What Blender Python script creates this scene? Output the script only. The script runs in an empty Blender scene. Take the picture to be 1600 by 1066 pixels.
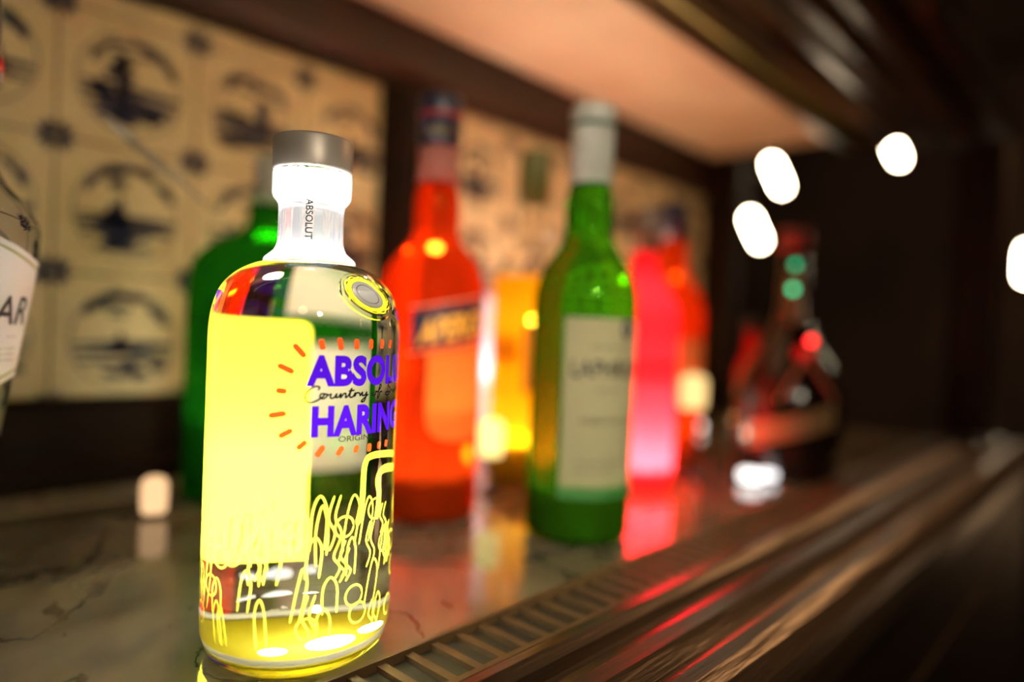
import bpy, bmesh, math, random
from math import sin, cos, pi, radians, sqrt, asin, atan2, tan
from mathutils import Vector, Matrix

random.seed(7)
scn = bpy.context.scene
COL = scn.collection

# ------------------------------------------------------------------ camera
CAM_H = .143
YAW, PITCH, ROLL = radians(42.86), radians(1.16), radians(2.4)
FPX = 24 / 36 * 1600
F = Vector((cos(YAW) * cos(PITCH), sin(YAW) * cos(PITCH), -sin(PITCH)))
_R0 = Vector((sin(YAW), -cos(YAW), 0))
_U0 = _R0.cross(F)
UP = _U0 * cos(ROLL) - _R0 * sin(ROLL)
RT = _R0 * cos(ROLL) + _U0 * sin(ROLL)
EYE = Vector((0, 0, CAM_H))
cd = bpy.data.cameras.new('camera')
cam = bpy.data.objects.new('camera', cd)
COL.objects.link(cam)
cam.matrix_world = Matrix(((RT.x, UP.x, -F.x, EYE.x), (RT.y, UP.y, -F.y, EYE.y), (RT.z, UP.z, -F.z, EYE.z), (0, 0, 0, 1)))
cd.sensor_width = 36
cd.lens = 24
cd.clip_start = .01
cd.dof.use_dof = True
cd.dof.focus_distance = .283
cd.dof.aperture_fstop = 1.7
scn.camera = cam


def ray(x, y):
    return F + RT * ((x - 800) / FPX) + UP * ((533 - y) / FPX)


def G(x, y, z=0.0):
    d = ray(x, y)
    return EYE + d * ((z - CAM_H) / d.z)


# ------------------------------------------------------------------ world, exposure, lights
w = bpy.data.worlds.new('world')
scn.world = w
w.use_nodes = True
w.node_tree.nodes['Background'].inputs[0].default_value = (.012, .007, .004, 1)
w.node_tree.nodes['Background'].inputs[1].default_value = .35
scn.view_settings.view_transform = 'Standard'
scn.view_settings.look = 'None'
scn.view_settings.exposure = 0
scn.view_settings.gamma = 1
scn.cycles.use_denoising = True
scn.cycles.sample_clamp_indirect = 40
scn.cycles.max_bounces = 14
scn.cycles.transmission_bounces = 12
scn.cycles.caustics_reflective = False


def area(name, loc, target, size, power, col, shape='DISK', size_y=None, spread=180, parent=None):
    l = bpy.data.lights.new(name, 'AREA')
    l.shape = shape
    l.size = size
    if size_y: l.size_y = size_y
    l.energy = power
    l.color = col
    l.spread = radians(spread)
    o = bpy.data.objects.new(name, l)
    COL.objects.link(o)
    o.location = loc
    d = Vector(target) - Vector(loc)
    o.rotation_euler = d.to_track_quat('-Z', 'Y').to_euler()
    if parent: o.parent = parent
    return o


def point(name, loc, r, power, col, parent=None):
    l = bpy.data.lights.new(name, 'POINT')
    l.shadow_soft_size = r
    l.energy = power
    l.color = col
    o = bpy.data.objects.new(name, l)
    COL.objects.link(o)
    o.location = loc
    if parent: o.parent = parent
    return o


WALL = .63      # plane of the tiled wall
CEIL = .48      # height of the niche ceiling
END = 1.20      # far end of the niche
# warm strip light tucked behind the front lintel of the niche, washing the tiles and the counter
area('lintel_light', (.70, .33, .462), (.72, .60, .20), .80, .55, (1, .60, .26), 'RECTANGLE', .03)
area('lintel_light', (-.05, .33, .462), (.05, .60, .22), .5, .11, (1, .86, .32), 'RECTANGLE', .03)
# lamp glow inside the niche between the bottles, reaching ceiling and right hand tiles
area('niche_fill', (.62, .52, .012), (.60, .50, .48), .06, 1.4, (1, .66, .46))
area('niche_fill', (.40, .56, .012), (.36, .50, .48), .04, .30, (1, .66, .40))
area('niche_fill', (1.0, .56, .012), (.97, .62, .48), .05, .6, (1, .46, .14))
# unseen fills added off frame: far wall, bottles, whisky label, rail, lintel
area('room_fill', (1.6, -1.7, .7), (5.2, 1.2, .3), .5, 16, (1, .62, .38))
area('room_fill', (-.45, -.55, .62), (.4, .35, .12), .22, 1.3, (1, .80, .60))
area('room_fill', (-.10, -.62, .50), (.388, .292, .12), .10, .5, (1, .86, .62), spread=30)
area('room_fill', (2.75, -.22, 1.32), (.42, .14, 0), .16, 1.1, (1, .46, .17), spread=40)
area('room_fill', (2.6, -.40, -.35), (.9, .15, .45), .15, .5, (1, .60, .30))


# ------------------------------------------------------------------ materials
def nt(name):
    m = bpy.data.materials.new(name)
    m.use_nodes = True
    n = m.node_tree
    n.nodes.clear()
    out = n.nodes.new('ShaderNodeOutputMaterial')
    return m, n, out


def N(n, t, **kw):
    x = n.nodes.new(t)
    for k, v in kw.items():
        if k.startswith('i_'):
            x.inputs[k[2:].replace('_', ' ')].default_value = v
        else:
            setattr(x, k, v)
    return x


def c4(c): return (c[0], c[1], c[2], 1)


def pbr(name, col, rough=.5, metal=0, spec=.5, noise=None, bump=0, nscale=20, stretch=(1, 1, 1), coat=0):
    """principled with a noise-driven colour variation between col and noise"""
    m, n, out = nt(name)
    p = N(n, 'ShaderNodeBsdfPrincipled')
    p.inputs['Roughness'].default_value = rough
    p.inputs['Metallic'].default_value = metal
    p.inputs['Specular IOR Level'].default_value = spec
    p.inputs['Coat Weight'].default_value = coat
    n.links.new(p.outputs[0], out.inputs[0])
    tc = N(n, 'ShaderNodeTexCoord')
    mp = N(n, 'ShaderNodeMapping')
    mp.inputs['Scale'].default_value = stretch
    n.links.new(tc.outputs['Object'], mp.inputs[0])
    nz = N(n, 'ShaderNodeTexNoise')
    nz.inputs['Scale'].default_value = nscale
    nz.inputs['Detail'].default_value = 6
    n.links.new(mp.outputs[0], nz.inputs['Vector'])
    r = N(n, 'ShaderNodeValToRGB')
    r.color_ramp.elements[0].position = .35
    r.color_ramp.elements[1].position = .65
    r.color_ramp.elements[0].color = c4(col)
    r.color_ramp.elements[1].color = c4(noise or [c * .85 for c in col])
    n.links.new(nz.outputs['Fac'], r.inputs[0])
    n.links.new(r.outputs[0], p.inputs['Base Color'])
    if bump:
        b = N(n, 'ShaderNodeBump')
        b.inputs['Strength'].default_value = bump
        b.inputs['Distance'].default_value = .002
        n.links.new(nz.outputs['Fac'], b.inputs['Height'])
        n.links.new(b.outputs[0], p.inputs['Normal'])
    return m


def glass(name, col=(1, 1, 1), ior=1.4, rough=0.0, bump=0):
    m, n, out = nt(name)
    g = N(n, 'ShaderNodeBsdfGlass')
    g.inputs['Color'].default_value = c4(col)
    g.inputs['Roughness'].default_value = rough
    g.inputs['IOR'].default_value = ior
    if bump:
        nz = N(n, 'ShaderNodeTexNoise')
        nz.inputs['Scale'].default_value = 160
        b = N(n, 'ShaderNodeBump')
        b.inputs['Strength'].default_value = bump
        b.inputs['Distance'].default_value = .0008
        n.links.new(nz.outputs['Fac'], b.inputs['Height'])
        n.links.new(b.outputs[0], g.inputs['Normal'])
    n.links.new(g.outputs[0], out.inputs[0])
    return m


def lit(name, col, tr=.5, gloss=.0, gcol=(1, 1, 1), glassmix=0, gc=None, ior=1.35):
    """thin body that lets light through: diffuse + translucent, optionally mixed with tinted glass"""
    m, n, out = nt(name)
    d = N(n, 'ShaderNodeBsdfDiffuse')
    t = N(n, 'ShaderNodeBsdfTranslucent')
    d.inputs[0].default_value = c4(col)
    t.inputs[0].default_value = c4(col)
    mx = N(n, 'ShaderNodeMixShader')
    mx.inputs[0].default_value = tr
    n.links.new(d.outputs[0], mx.inputs[1])
    n.links.new(t.outputs[0], mx.inputs[2])
    last = mx
    if glassmix:
        g = N(n, 'ShaderNodeBsdfGlass')
        g.inputs['Color'].default_value = c4(gc or col)
        g.inputs['IOR'].default_value = ior
        m2 = N(n, 'ShaderNodeMixShader')
        m2.inputs[0].default_value = glassmix
        n.links.new(last.outputs[0], m2.inputs[1])
        n.links.new(g.outputs[0], m2.inputs[2])
        last = m2
    if gloss:
        g = N(n, 'ShaderNodeBsdfGlossy')
        g.inputs['Color'].default_value = c4(gcol)
        g.inputs['Roughness'].default_value = .08
        m2 = N(n, 'ShaderNodeMixShader')
        m2.inputs[0].default_value = gloss
        n.links.new(last.outputs[0], m2.inputs[1])
        n.links.new(g.outputs[0], m2.inputs[2])
        last = m2
    n.links.new(last.outputs[0], out.inputs[0])
    return m


def emit(name, col, s):
    m, n, out = nt(name)
    e = N(n, 'ShaderNodeEmission')
    e.inputs[0].default_value = c4(col)
    e.inputs[1].default_value = s
    n.links.new(e.outputs[0], out.inputs[0])
    return m


def marble(name, a, b, vein, rough=.035):
    m, n, out = nt(name)
    p = N(n, 'ShaderNodeBsdfPrincipled')
    p.inputs['Roughness'].default_value = rough
    p.inputs['Specular IOR Level'].default_value = .9
    tc = N(n, 'ShaderNodeTexCoord')
    n1 = N(n, 'ShaderNodeTexNoise')
    n1.inputs['Scale'].default_value = 7
    n1.inputs['Detail'].default_value = 8
    n1.inputs['Distortion'].default_value = 1.2
    n.links.new(tc.outputs['Object'], n1.inputs['Vector'])
    r1 = N(n, 'ShaderNodeValToRGB')
    r1.color_ramp.elements[0].position = .38
    r1.color_ramp.elements[1].position = .66
    r1.color_ramp.elements[0].color = c4(a)
    r1.color_ramp.elements[1].color = c4(b)
    n.links.new(n1.outputs['Fac'], r1.inputs[0])
    n2 = N(n, 'ShaderNodeTexNoise')
    n2.inputs['Scale'].default_value = 5
    n2.inputs['Detail'].default_value = 9
    n2.inputs['Distortion'].default_value = 2.4
    n.links.new(tc.outputs['Object'], n2.inputs['Vector'])
    r2 = N(n, 'ShaderNodeValToRGB')
    e = r2.color_ramp.elements
    e[0].position = .485
    e[0].color = (0, 0, 0, 1)
    e[1].position = .5
    e[1].color = (1, 1, 1, 1)
    x = e.new(.515)
    x.color = (0, 0, 0, 1)
    n.links.new(n2.outputs['Fac'], r2.inputs[0])
    mx = N(n, 'ShaderNodeMixRGB')
    n.links.new(r2.outputs[0], mx.inputs[0])
    n.links.new(r1.outputs[0], mx.inputs[1])
    mx.inputs[2].default_value = c4(vein)
    n.links.new(mx.outputs[0], p.inputs['Base Color'])
    n.links.new(p.outputs[0], out.inputs[0])
    return m


WOOD = pbr('dark_wood', (.014, .0065, .003), .5, noise=(.007, .003, .002), bump=.5, nscale=45, stretch=(.12, 1, 1), spec=.1)
WOOD_RED = pbr('reddish_wood', (.035, .013, .006), .45, noise=(.015, .006, .003), bump=.3, nscale=40, stretch=(.12, 1, 1))
RAIL = pbr('rail_wood', (.030, .015, .006), .36, noise=(.010, .005, .002), bump=1.0, nscale=80, stretch=(.06, 1, 1), spec=.35)
LINTEL = pbr('lintel_wood', (.034, .015, .006), .30, noise=(.016, .007, .003), bump=.8, nscale=70, stretch=(.08, 1, 1), spec=.5)
BRONZE = pbr('bronze_grille', (.105, .060, .020), .6, metal=.0, noise=(.08, .046, .016), nscale=60)
SLOT = pbr('slot_dark', (.040, .030, .012), .8)
TILE = pbr('tile_glaze', (.72, .64, .40), .38, noise=(.64, .55, .33), nscale=12, spec=.2)
GROUT = pbr('grout', (.22, .18, .10), .9, noise=(.14, .11, .06))
BLUE = pbr('delft_blue', (.010, .015, .055), .4, noise=(.025, .03, .075), nscale=90)
CEILM = pbr('ceiling_paint', (.74, .60, .46), .7, noise=(.66, .46, .33), nscale=7)
MARBLE = marble('marble', (.12, .105, .066), (.19, .165, .11), (.05, .042, .03))
MARBLE2 = marble('marble_light', (.38, .33, .23), (.30, .26, .18), (.12, .10, .07), .12)
ROOM = pbr('room_wall', (.10, .058, .036), .8, noise=(.05, .028, .018), nscale=1.2)
FLOORM = pbr('room_floor', (.012, .007, .004), .6)
BLACK = pbr('black_paint', (.02, .018, .016), .5)


# ------------------------------------------------------------------ mesh helpers
def finish(name, bm, mats, parent=None, smooth=False, loc=None, rotz=0):
    me = bpy.data.meshes.new(name)
    bm.normal_update()
    bm.to_mesh(me)
    bm.free()
    for m in (mats if isinstance(mats, (list, tuple)) else [mats]):
        me.materials.append(m)
    if smooth:
        for p in me.polygons: p.use_smooth = True
    o = bpy.data.objects.new(name, me)
    COL.objects.link(o)
    if parent: o.parent = parent
    if loc is not None: o.location = loc
    if rotz: o.rotation_euler = (0, 0, rotz)
    return o


def thing(name, label, cat, loc, rotz=0, group=None):
    o = bpy.data.objects.new(name, None)
    o.empty_display_size = .02
    COL.objects.link(o)
    o.location = loc
    o.rotation_euler = (0, 0, rotz)
    o['label'] = label
    o['category'] = cat
    if group: o['group'] = group
    return o


def structure(o, label=None):
    o['kind'] = 'structure'
    if label: o['label'] = label
    return o


def box(bm, x0, x1, y0, y1, z0, z1, mi=0):
    v = [bm.verts.new((x, y, z)) for x in (x0, x1) for y in (y0, y1) for z in (z0, z1)]
    for f in ((0, 1, 3, 2), (4, 6, 7, 5), (0, 4, 5, 1), (2, 3, 7, 6), (0, 2, 6, 4), (1, 5, 7, 3)):
        fc = bm.faces.new([v[i] for i in f])
        fc.material_index = mi


def extrude_x(bm, prof, x0, x1, n=2, mi=0):
    """closed profile of (y, z) swept along x"""
    rings = []
    for i in range(n):
        x = x0 + (x1 - x0) * i / (n - 1)
        rings.append([bm.verts.new((x, y, z)) for y, z in prof])
    k = len(prof)
    for a, b in zip(rings, rings[1:]):
        for i in range(k):
            bm.faces.new((a[i], a[(i + 1) % k], b[(i + 1) % k], b[i])).material_index = mi
    bm.faces.new(rings[0][::-1])
    bm.faces.new(rings[-1])


def cr(pts, n=6):
    """Catmull-Rom through points of any dimension"""
    out = []
    P = [pts[0]] + list(pts) + [pts[-1]]
    for i in range(1, len(P) - 2):
        p0, p1, p2, p3 = P[i - 1], P[i], P[i + 1], P[i + 2]
        for k in range(n):
            t = k / n
            out.append(tuple(.5 * ((2 * b) + (-a + c) * t + (2 * a - 5 * b + 4 * c - d) * t * t + (-a + 3 * b - 3 * c + d) * t ** 3)
                             for a, b, c, d in zip(p0, p1, p2, p3)))
    out.append(tuple(pts[-1]))
    return out


def lathe(bm, prof, seg=72, sx=1, sy=1, power=None, mi=0):
    """prof: list of (r, z); closed at the axis when r = 0. power > 2 squares the section"""
    rings = []
    for r, z in prof:
        if r <= 1e-6:
            rings.append([bm.verts.new((0, 0, z))])
        else:
            ring = []
            for i in range(seg):
                a = 2 * pi * i / seg
                c, s = cos(a), sin(a)
                if power:
                    q = (abs(c) ** power + abs(s) ** power) ** (-1 / power)
                    c, s = c * q, s * q
                ring.append(bm.verts.new((r * c * sx, r * s * sy, z)))
            rings.append(ring)
    for a, b in zip(rings, rings[1:]):
        if len(a) == 1 and len(b) == 1: continue
        for i in range(seg):
            j = (i + 1) % seg
            if len(a) == 1: f = bm.faces.new((a[0], b[j], b[i]))
            elif len(b) == 1: f = bm.faces.new((a[i], a[j], b[0]))
            else: f = bm.faces.new((a[i], a[j], b[j], b[i]))
            f.material_index = mi
    bmesh.ops.recalc_face_normals(bm, faces=bm.faces[:])


def turned(name, prof, mat, parent, seg=72, smooth=True, **kw):
    bm = bmesh.new()
    lathe(bm, prof, seg, **kw)
    return finish(name, bm, mat, parent, smooth)


def cylpt(r, a, z):
    """front of a bottle is local -Y, +X is to the viewer's right"""
    return (r * sin(a), -r * cos(a), z)


def sheet(name, r, a0, a1, bot, top, mat, parent, na=28, nz=10, thick=0, sq=None):
    """curved label; r, bot, top may be functions (r of z, bot/top of angle)"""
    rf = r if callable(r) else (lambda z: r)
    bf = bot if callable(bot) else (lambda a: bot)
    tf = top if callable(top) else (lambda a: top)
    bm = bmesh.new()
    g = []
    for lay in ((0, 1) if thick else (0,)):
        gg = []
        for i in range(na + 1):
            a = a0 + (a1 - a0) * i / na
            col = []
            for j in range(nz + 1):
                z = bf(a) + (tf(a) - bf(a)) * j / nz
                rr = rf(z) - (thick if lay else 0)
                p = cylpt(rr, a, z)
                if sq: p = sq(p)
                col.append(bm.verts.new(p))
            gg.append(col)
        g.append(gg)
    A = g[0]
    for i in range(na):
        for j in range(nz):
            bm.faces.new((A[i][j], A[i + 1][j], A[i + 1][j + 1], A[i][j + 1]))
    if not thick: return finish(name, bm, mat, parent, True)
    B = g[1]
    for i in range(na):
        for j in range(nz):
            bm.faces.new((B[i][j], B[i][j + 1], B[i + 1][j + 1], B[i + 1][j]))
    for i in range(na):
        bm.faces.new((A[i][0], B[i][0], B[i + 1][0], A[i + 1][0]))
        bm.faces.new((A[i][nz], A[i + 1][nz], B[i + 1][nz], B[i][nz]))
    for j in range(nz):
        bm.faces.new((A[0][j], A[0][j + 1], B[0][j + 1], B[0][j]))
        bm.faces.new((A[na][j], B[na][j], B[na][j + 1], A[na][j + 1]))
    return finish(name, bm, mat, parent, True)


def text_flat(s, height, bold=0, xs=1.0, spacing=1.0, shear=0):
    cu = bpy.data.curves.new('t', 'FONT')
    cu.body = s
    cu.size = 1
    cu.offset = bold
    cu.space_character = spacing
    cu.shear = shear
    cu.resolution_u = 5
    o = bpy.data.objects.new('t', cu)
    COL.objects.link(o)
    dg = bpy.context.evaluated_depsgraph_get()
    me = bpy.data.meshes.new_from_object(o.evaluated_get(dg))
    bpy.data.objects.remove(o)
    bpy.data.curves.remove(cu)
    xs_ = [v.co.x for v in me.vertices]
    ys_ = [v.co.y for v in me.vertices]
    k = height / .73
    x0, x1 = min(xs_), max(xs_)
    for v in me.vertices:
        v.co.x = (v.co.x - x0) * k * xs
        v.co.y *= k
        v.co.z = 0
    return me, (x1 - x0) * k * xs


def text_wrap(name, s, height, r, a_start, z, mat, parent, width=None, bold=0, xs=1.0, spacing=1.0, shear=0, slope=0, vertical=False, thick=0, sq=None):
    """a_start: angle where the text begins; width: fit the text into this arc length"""
    me, wd = text_flat(s, height, bold, xs, spacing, shear)
    k = (width / wd) if width else 1
    bm = bmesh.new()
    bm.from_mesh(me)
    bpy.data.meshes.remove(me)
    for _ in range(3):
        ed = [e for e in bm.edges if abs(e.verts[0].co.x - e.verts[1].co.x) * k > .0016]
        if not ed: break
        bmesh.ops.subdivide_edges(bm, edges=ed, cuts=1)
    bmesh.ops.triangulate(bm, faces=bm.faces[:])
    top = set(bm.verts)
    if thick:
        ext = bmesh.ops.extrude_face_region(bm, geom=bm.faces[:])
        top = {v for v in ext['geom'] if isinstance(v, bmesh.types.BMVert)}
    for v in bm.verts:
        x, y = v.co.x * k, v.co.y
        if vertical: x, y = y, -x
        rr = (r(z + y) if callable(r) else r) + (0 if v in top else -thick)
        rad = (r(z) if callable(r) else r)
        v.co = cylpt(rr, a_start + x / rad, z + y + slope * x)
        if sq: v.co = sq(v.co)
    if thick: bmesh.ops.recalc_face_normals(bm, faces=bm.faces[:])
    return finish(name, bm, mat, parent)


def tube(bm, pts, rad, seg=6, closed=False, flat=1.0):
    pts = [Vector(p) for p in pts]
    rings = []
    n = len(pts)
    prev = None
    for i, p in enumerate(pts):
        if closed: t = pts[(i + 1) % n] - pts[i - 1]
        else: t = pts[min(i + 1, n - 1)] - pts[max(i - 1, 0)]
        if t.length < 1e-9: t = Vector((0, 0, 1))
        t.normalize()
        up = prev if prev is not None else (Vector((0, 0, 1)) if abs(t.z) < .9 else Vector((1, 0, 0)))
        u = up - t * up.dot(t)
        if u.length < 1e-6: u = t.orthogonal()
        u.normalize()
        prev = u
        v = t.cross(u)
        rings.append([bm.verts.new(p + (u * cos(2 * pi * k / seg) + v * sin(2 * pi * k / seg)) * rad) for k in range(seg)])
    m = n if closed else n - 1
    for i in range(m):
        a, b = rings[i], rings[(i + 1) % n]
        for k in range(seg):
            bm.faces.new((a[k], a[(k + 1) % seg], b[(k + 1) % seg], b[k]))
    if not closed:
        bm.faces.new(rings[0][::-1])
        bm.faces.new(rings[-1])


def ribbon(bm, pts, r, w):
    """printed or moulded line on a bottle: (angle, height) points, half width w"""
    n = len(pts)
    L = []
    for i, (a, z) in enumerate(pts):
        p, q = pts[max(i - 1, 0)], pts[min(i + 1, n - 1)]
        dx, dz = (q[0] - p[0]) * r, q[1] - p[1]
        l = sqrt(dx * dx + dz * dz) or 1
        k = w * (.55 if i in (0, n - 1) else 1)
        L.append((bm.verts.new(cylpt(r, a - dz / l * k / r, z + dx / l * k)), bm.verts.new(cylpt(r, a + dz / l * k / r, z - dx / l * k))))
    for a, b in zip(L, L[1:]): bm.faces.new((a[0], a[1], b[1], b[0]))


def punch(o, r0, a0, a1, zlo, zhi):
    """cut the glass away under a label so the light inside reaches the paper"""
    bm = bmesh.new()
    bm.from_mesh(o.data)
    dead = []
    for f in bm.faces:
        c = f.calc_center_median()
        a = atan2(c.x, -c.y)
        if a0 < a < a1 and zlo < c.z < zhi and sqrt(c.x ** 2 + c.y ** 2) > r0: dead.append(f)
    bmesh.ops.delete(bm, geom=dead, context='FACES')
    bm.to_mesh(o.data)
    bm.free()


def dense(prof, step=.004):
    out = [prof[0]]
    for p, q in zip(prof, prof[1:]):
        n = max(1, int(abs(q[1] - p[1]) / step)) if min(p[0], q[0]) > .01 else 1
        for i in range(1, n + 1): out.append((p[0] + (q[0] - p[0]) * i / n, p[1] + (q[1] - p[1]) * i / n))
    return out


def face_cam(p):
    return atan2(EYE.y - p[1], EYE.x - p[0]) + pi / 2


def hit(px, py, c, r):
    """where the line of sight through a pixel meets the upright cylinder (c, r): (angle, height)"""
    d = ray(px, py)
    ox, oy = -c[0], -c[1]
    A = d.x ** 2 + d.y ** 2
    B = 2 * (ox * d.x + oy * d.y)
    D = max(B * B - 4 * A * (ox * ox + oy * oy - r * r), 0)
    t = (-B - sqrt(D)) / (2 * A)
    p = EYE + d * t
    q = Matrix.Rotation(-face_cam(c), 3, 'Z') @ Vector((p.x - c[0], p.y - c[1], 0))
    return atan2(q.x, -q.y), p.z


# ------------------------------------------------------------------ the niche: counter, wall, ceiling
bm = bmesh.new()
box(bm, -.5, END, .231, .560, -.03, 0)
counter = finish('marble_counter', bm, MARBLE)
counter['label'] = 'polished olive brown veined marble counter top under the bottles'
counter['category'] = 'counter'
bm = bmesh.new()
box(bm, -.5, END, .5605, WALL + .03, -.03, .0004)
ledge = finish('marble_strip', bm, MARBLE2)
ledge['label'] = 'paler marble strip along the foot of the tiled wall'
ledge['category'] = 'counter'

# tiled wall in two framed bays
PITCH_T, TX0, TZ0 = .106, .146, .066


def stroke(bm, pts, wdt, y, mi):
    """flat painted brush stroke on the tile face"""
    pts = cr(pts, 4)
    L = []
    n = len(pts)
    for i, p in enumerate(pts):
        a, b = pts[max(i - 1, 0)], pts[min(i + 1, n - 1)]
        dx, dz = b[0] - a[0], b[1] - a[1]
        l = sqrt(dx * dx + dz * dz) or 1
        k = 1.9 * wdt * (.35 + .65 * sin(pi * min(max(i / (n - 1), .05), .95)))
        L.append((bm.verts.new((p[0] - dz / l * k, y, p[1] + dx / l * k)), bm.verts.new((p[0] + dz / l * k, y, p[1] - dx / l * k))))
    for a, b in zip(L, L[1:]):
        bm.faces.new((a[0], b[0], b[1], a[1])).material_index = mi


def blob(bm, x, z, rx, rz, y, mi, n=10, jag=.25, rnd=random):
    c = bm.verts.new((x, y, z))
    ring = []
    for i in range(n):
        a = 2 * pi * i / n
        k = 1 + rnd.uniform(-jag, jag)
        ring.append(bm.verts.new((x + rx * k * cos(a), y, z + rz * k * sin(a))))
    for i in range(n):
        bm.faces.new((c, ring[i], ring[(i + 1) % n])).material_index = mi


def clip_strokes(bm, x0, x1, z0, z1, mi):
    dead = [f for f in bm.faces if f.material_index == mi and not (x0 < f.calc_center_median().x < x1 and z0 < f.calc_center_median().z < z1)]
    bmesh.ops.delete(bm, geom=dead, context='FACES')


def tile_bay(x0, x1, z0, z1, first, seed, label):
    rnd = random.Random(seed)
    bm = bmesh.new()
    box(bm, x0, x1, WALL + .0012, WALL + .03, z0, z1, 1)
    nx0 = int(math.floor((x0 - first) / PITCH_T))
    nx1 = int(math.ceil((x1 - first) / PITCH_T))
    nz0, nz1 = int(math.floor((z0 - TZ0) / PITCH_T)), int(math.ceil((z1 - TZ0) / PITCH_T))
    g = .0011
    yy = WALL - .0004
    for i in range(nx0, nx1):
        for j in range(nz0, nz1):
            a, b = first + i * PITCH_T, first + (i + 1) * PITCH_T
            c, d = TZ0 + j * PITCH_T, TZ0 + (j + 1) * PITCH_T
            X0, X1, Z0, Z1 = max(a + g, x0), min(b - g, x1), max(c + g, z0), min(d - g, z1)
            if X1 - X0 < .003 or Z1 - Z0 < .003: continue
            box(bm, X0, X1, WALL, WALL + .01, Z0, Z1, 0)
    for i in range(nx0, nx1 + 1):
        for j in range(nz0, nz1 + 1):
            # corner flourish shared by four tiles
            cx, cz = first + i * PITCH_T, TZ0 + j * PITCH_T
            for sx in (-1, 1):
                for sz in (-1, 1):
                    blob(bm, cx + sx * .0065, cz + sz * .0055, .0036, .0030, yy, 2, 8, .3, rnd)
                    stroke(bm, [(cx + sx * .0015, cz + sz * .001), (cx + sx * .009, cz + sz * .002), (cx + sx * .012, cz + sz * .008)], .0007, yy, 2)
                    stroke(bm, [(cx + sx * .0015, cz + sz * .001), (cx + sx * .003, cz + sz * .008), (cx + sx * .008, cz + sz * .0115)], .0007, yy, 2)
    for i in range(nx0, nx1):
        for j in range(nz0, nz1):
            cx, cz = first + (i + .5) * PITCH_T, TZ0 + (j + .5) * PITCH_T
            R = .0400
            ringp = [(cx + R * cos(t * pi / 24), cz + R * sin(t * pi / 24)) for t in range(49)]
            L = [(bm.verts.new((cx + (R + .0006) * cos(t * pi / 24), yy, cz + (R + .0006) * sin(t * pi / 24))),
                  bm.verts.new((cx + (R - .0005) * cos(t * pi / 24), yy, cz + (R - .0005) * sin(t * pi / 24)))) for t in range(49)]
            for a, b in zip(L, L[1:]): bm.faces.new((a[0], b[0], b[1], a[1])).material_index = 2
            # clouds along the top
            for q in range(7):
                t = radians(150 - q * 18 + rnd.uniform(-6, 6))
                k = R * rnd.uniform(.80, .93)
                stroke(bm, [(cx + k * cos(t), cz + k * sin(t)), (cx + k * cos(t - .2), cz + k * sin(t - .2) + .001), (cx + k * cos(t - .42), cz + k * sin(t - .42))], rnd.uniform(.0012, .0026), yy, 2)
            for q in range(3):
                t, k = radians(rnd.uniform(60, 130)), R * rnd.uniform(.5, .7)
                stroke(bm, [(cx + k * cos(t) - .006, cz + k * sin(t)), (cx + k * cos(t), cz + k * sin(t) + .002), (cx + k * cos(t) + .007, cz + k * sin(t))], .001, yy, 2)
            # horizon lines
            for q in range(6):
                h = -.10 - q * .075 + rnd.uniform(-.02, .02)
                wd = sqrt(max(1 - h * h, 0)) * R * .97
                xa, xb = cx - wd, cx + wd
                if q in (1, 4): xa += rnd.uniform(0, wd)
                if q in (2, 5): xb -= rnd.uniform(0, wd)
                stroke(bm, [(xa, cz + h * R), ((xa + xb) / 2, cz + h * R + rnd.uniform(-.001, .001)), (xb, cz + h * R)], rnd.uniform(.0007, .0015), yy, 2)
            # dark near bank
            bx = cx + rnd.uniform(-.008, .008)
            for q in range(6):
                xo = rnd.uniform(-.022, .022)
                lim = -sqrt(max(R * R - (bx + xo - cx) ** 2, 0))
                blob(bm, bx + xo, cz + max(-.026 + rnd.uniform(-.005, .003), lim + .005), rnd.uniform(.006, .012), rnd.uniform(.0025, .0045), yy, 2, 10, .3, rnd)
            # what stands on the horizon: a tower, sails, bushes
            kind = rnd.random()
            base = cz - .006
            if kind < .4:
                tx = cx + rnd.uniform(-.004, .012)
                stroke(bm, [(tx, base), (tx + .0003, base + .012), (tx, base + .026)], .0038, yy, 2)
                for q in range(3):
                    tx2 = cx + rnd.choice((-1, 1)) * rnd.uniform(.012, .026)
                    blob(bm, tx2, base + .003, rnd.uniform(.004, .007), rnd.uniform(.003, .008), yy, 2, 9, .4, rnd)
            elif kind < .75:
                for q in range(2):
                    tx = cx + rnd.uniform(-.020, .020)
                    hh = rnd.uniform(.012, .022)
                    v = [bm.verts.new((tx - .006, yy, base)), bm.verts.new((tx + .006, yy, base)), bm.verts.new((tx + .001, yy, base + hh))]
                    bm.faces.new(v).material_index = 2
                    stroke(bm, [(tx - .009, base), (tx, base - .002), (tx + .009, base)], .0022, yy, 2)
            else:
                tx = cx + rnd.uniform(-.008, .008)
                stroke(bm, [(tx, base - .01), (tx + .001, base + .006), (tx, base + .018)], .0028, yy, 2)
                for q in range(6):
                    blob(bm, tx + rnd.uniform(-.014, .014), base + rnd.uniform(.012, .024), .006, .004, yy, 2, 9, .4, rnd)
                blob(bm, tx - .018, base - .001, .009, .007, yy, 2, 9, .4, rnd)
    clip_strokes(bm, x0 + .001, x1 - .001, z0 + .001, z1 - .001, 2)
    return structure(finish('wall_left', bm, [TILE, GROUT, BLUE]), label)


tile_bay(-.5, .450, .072, .402, TX0, 11, 'cream tiles with round blue landscape paintings, left bay behind the lit vodka bottle')
tile_bay(.558, END, .072, .405, .558 - .004, 23, 'cream and blue painted tiles, right bay behind the yellow bottle')
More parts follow.
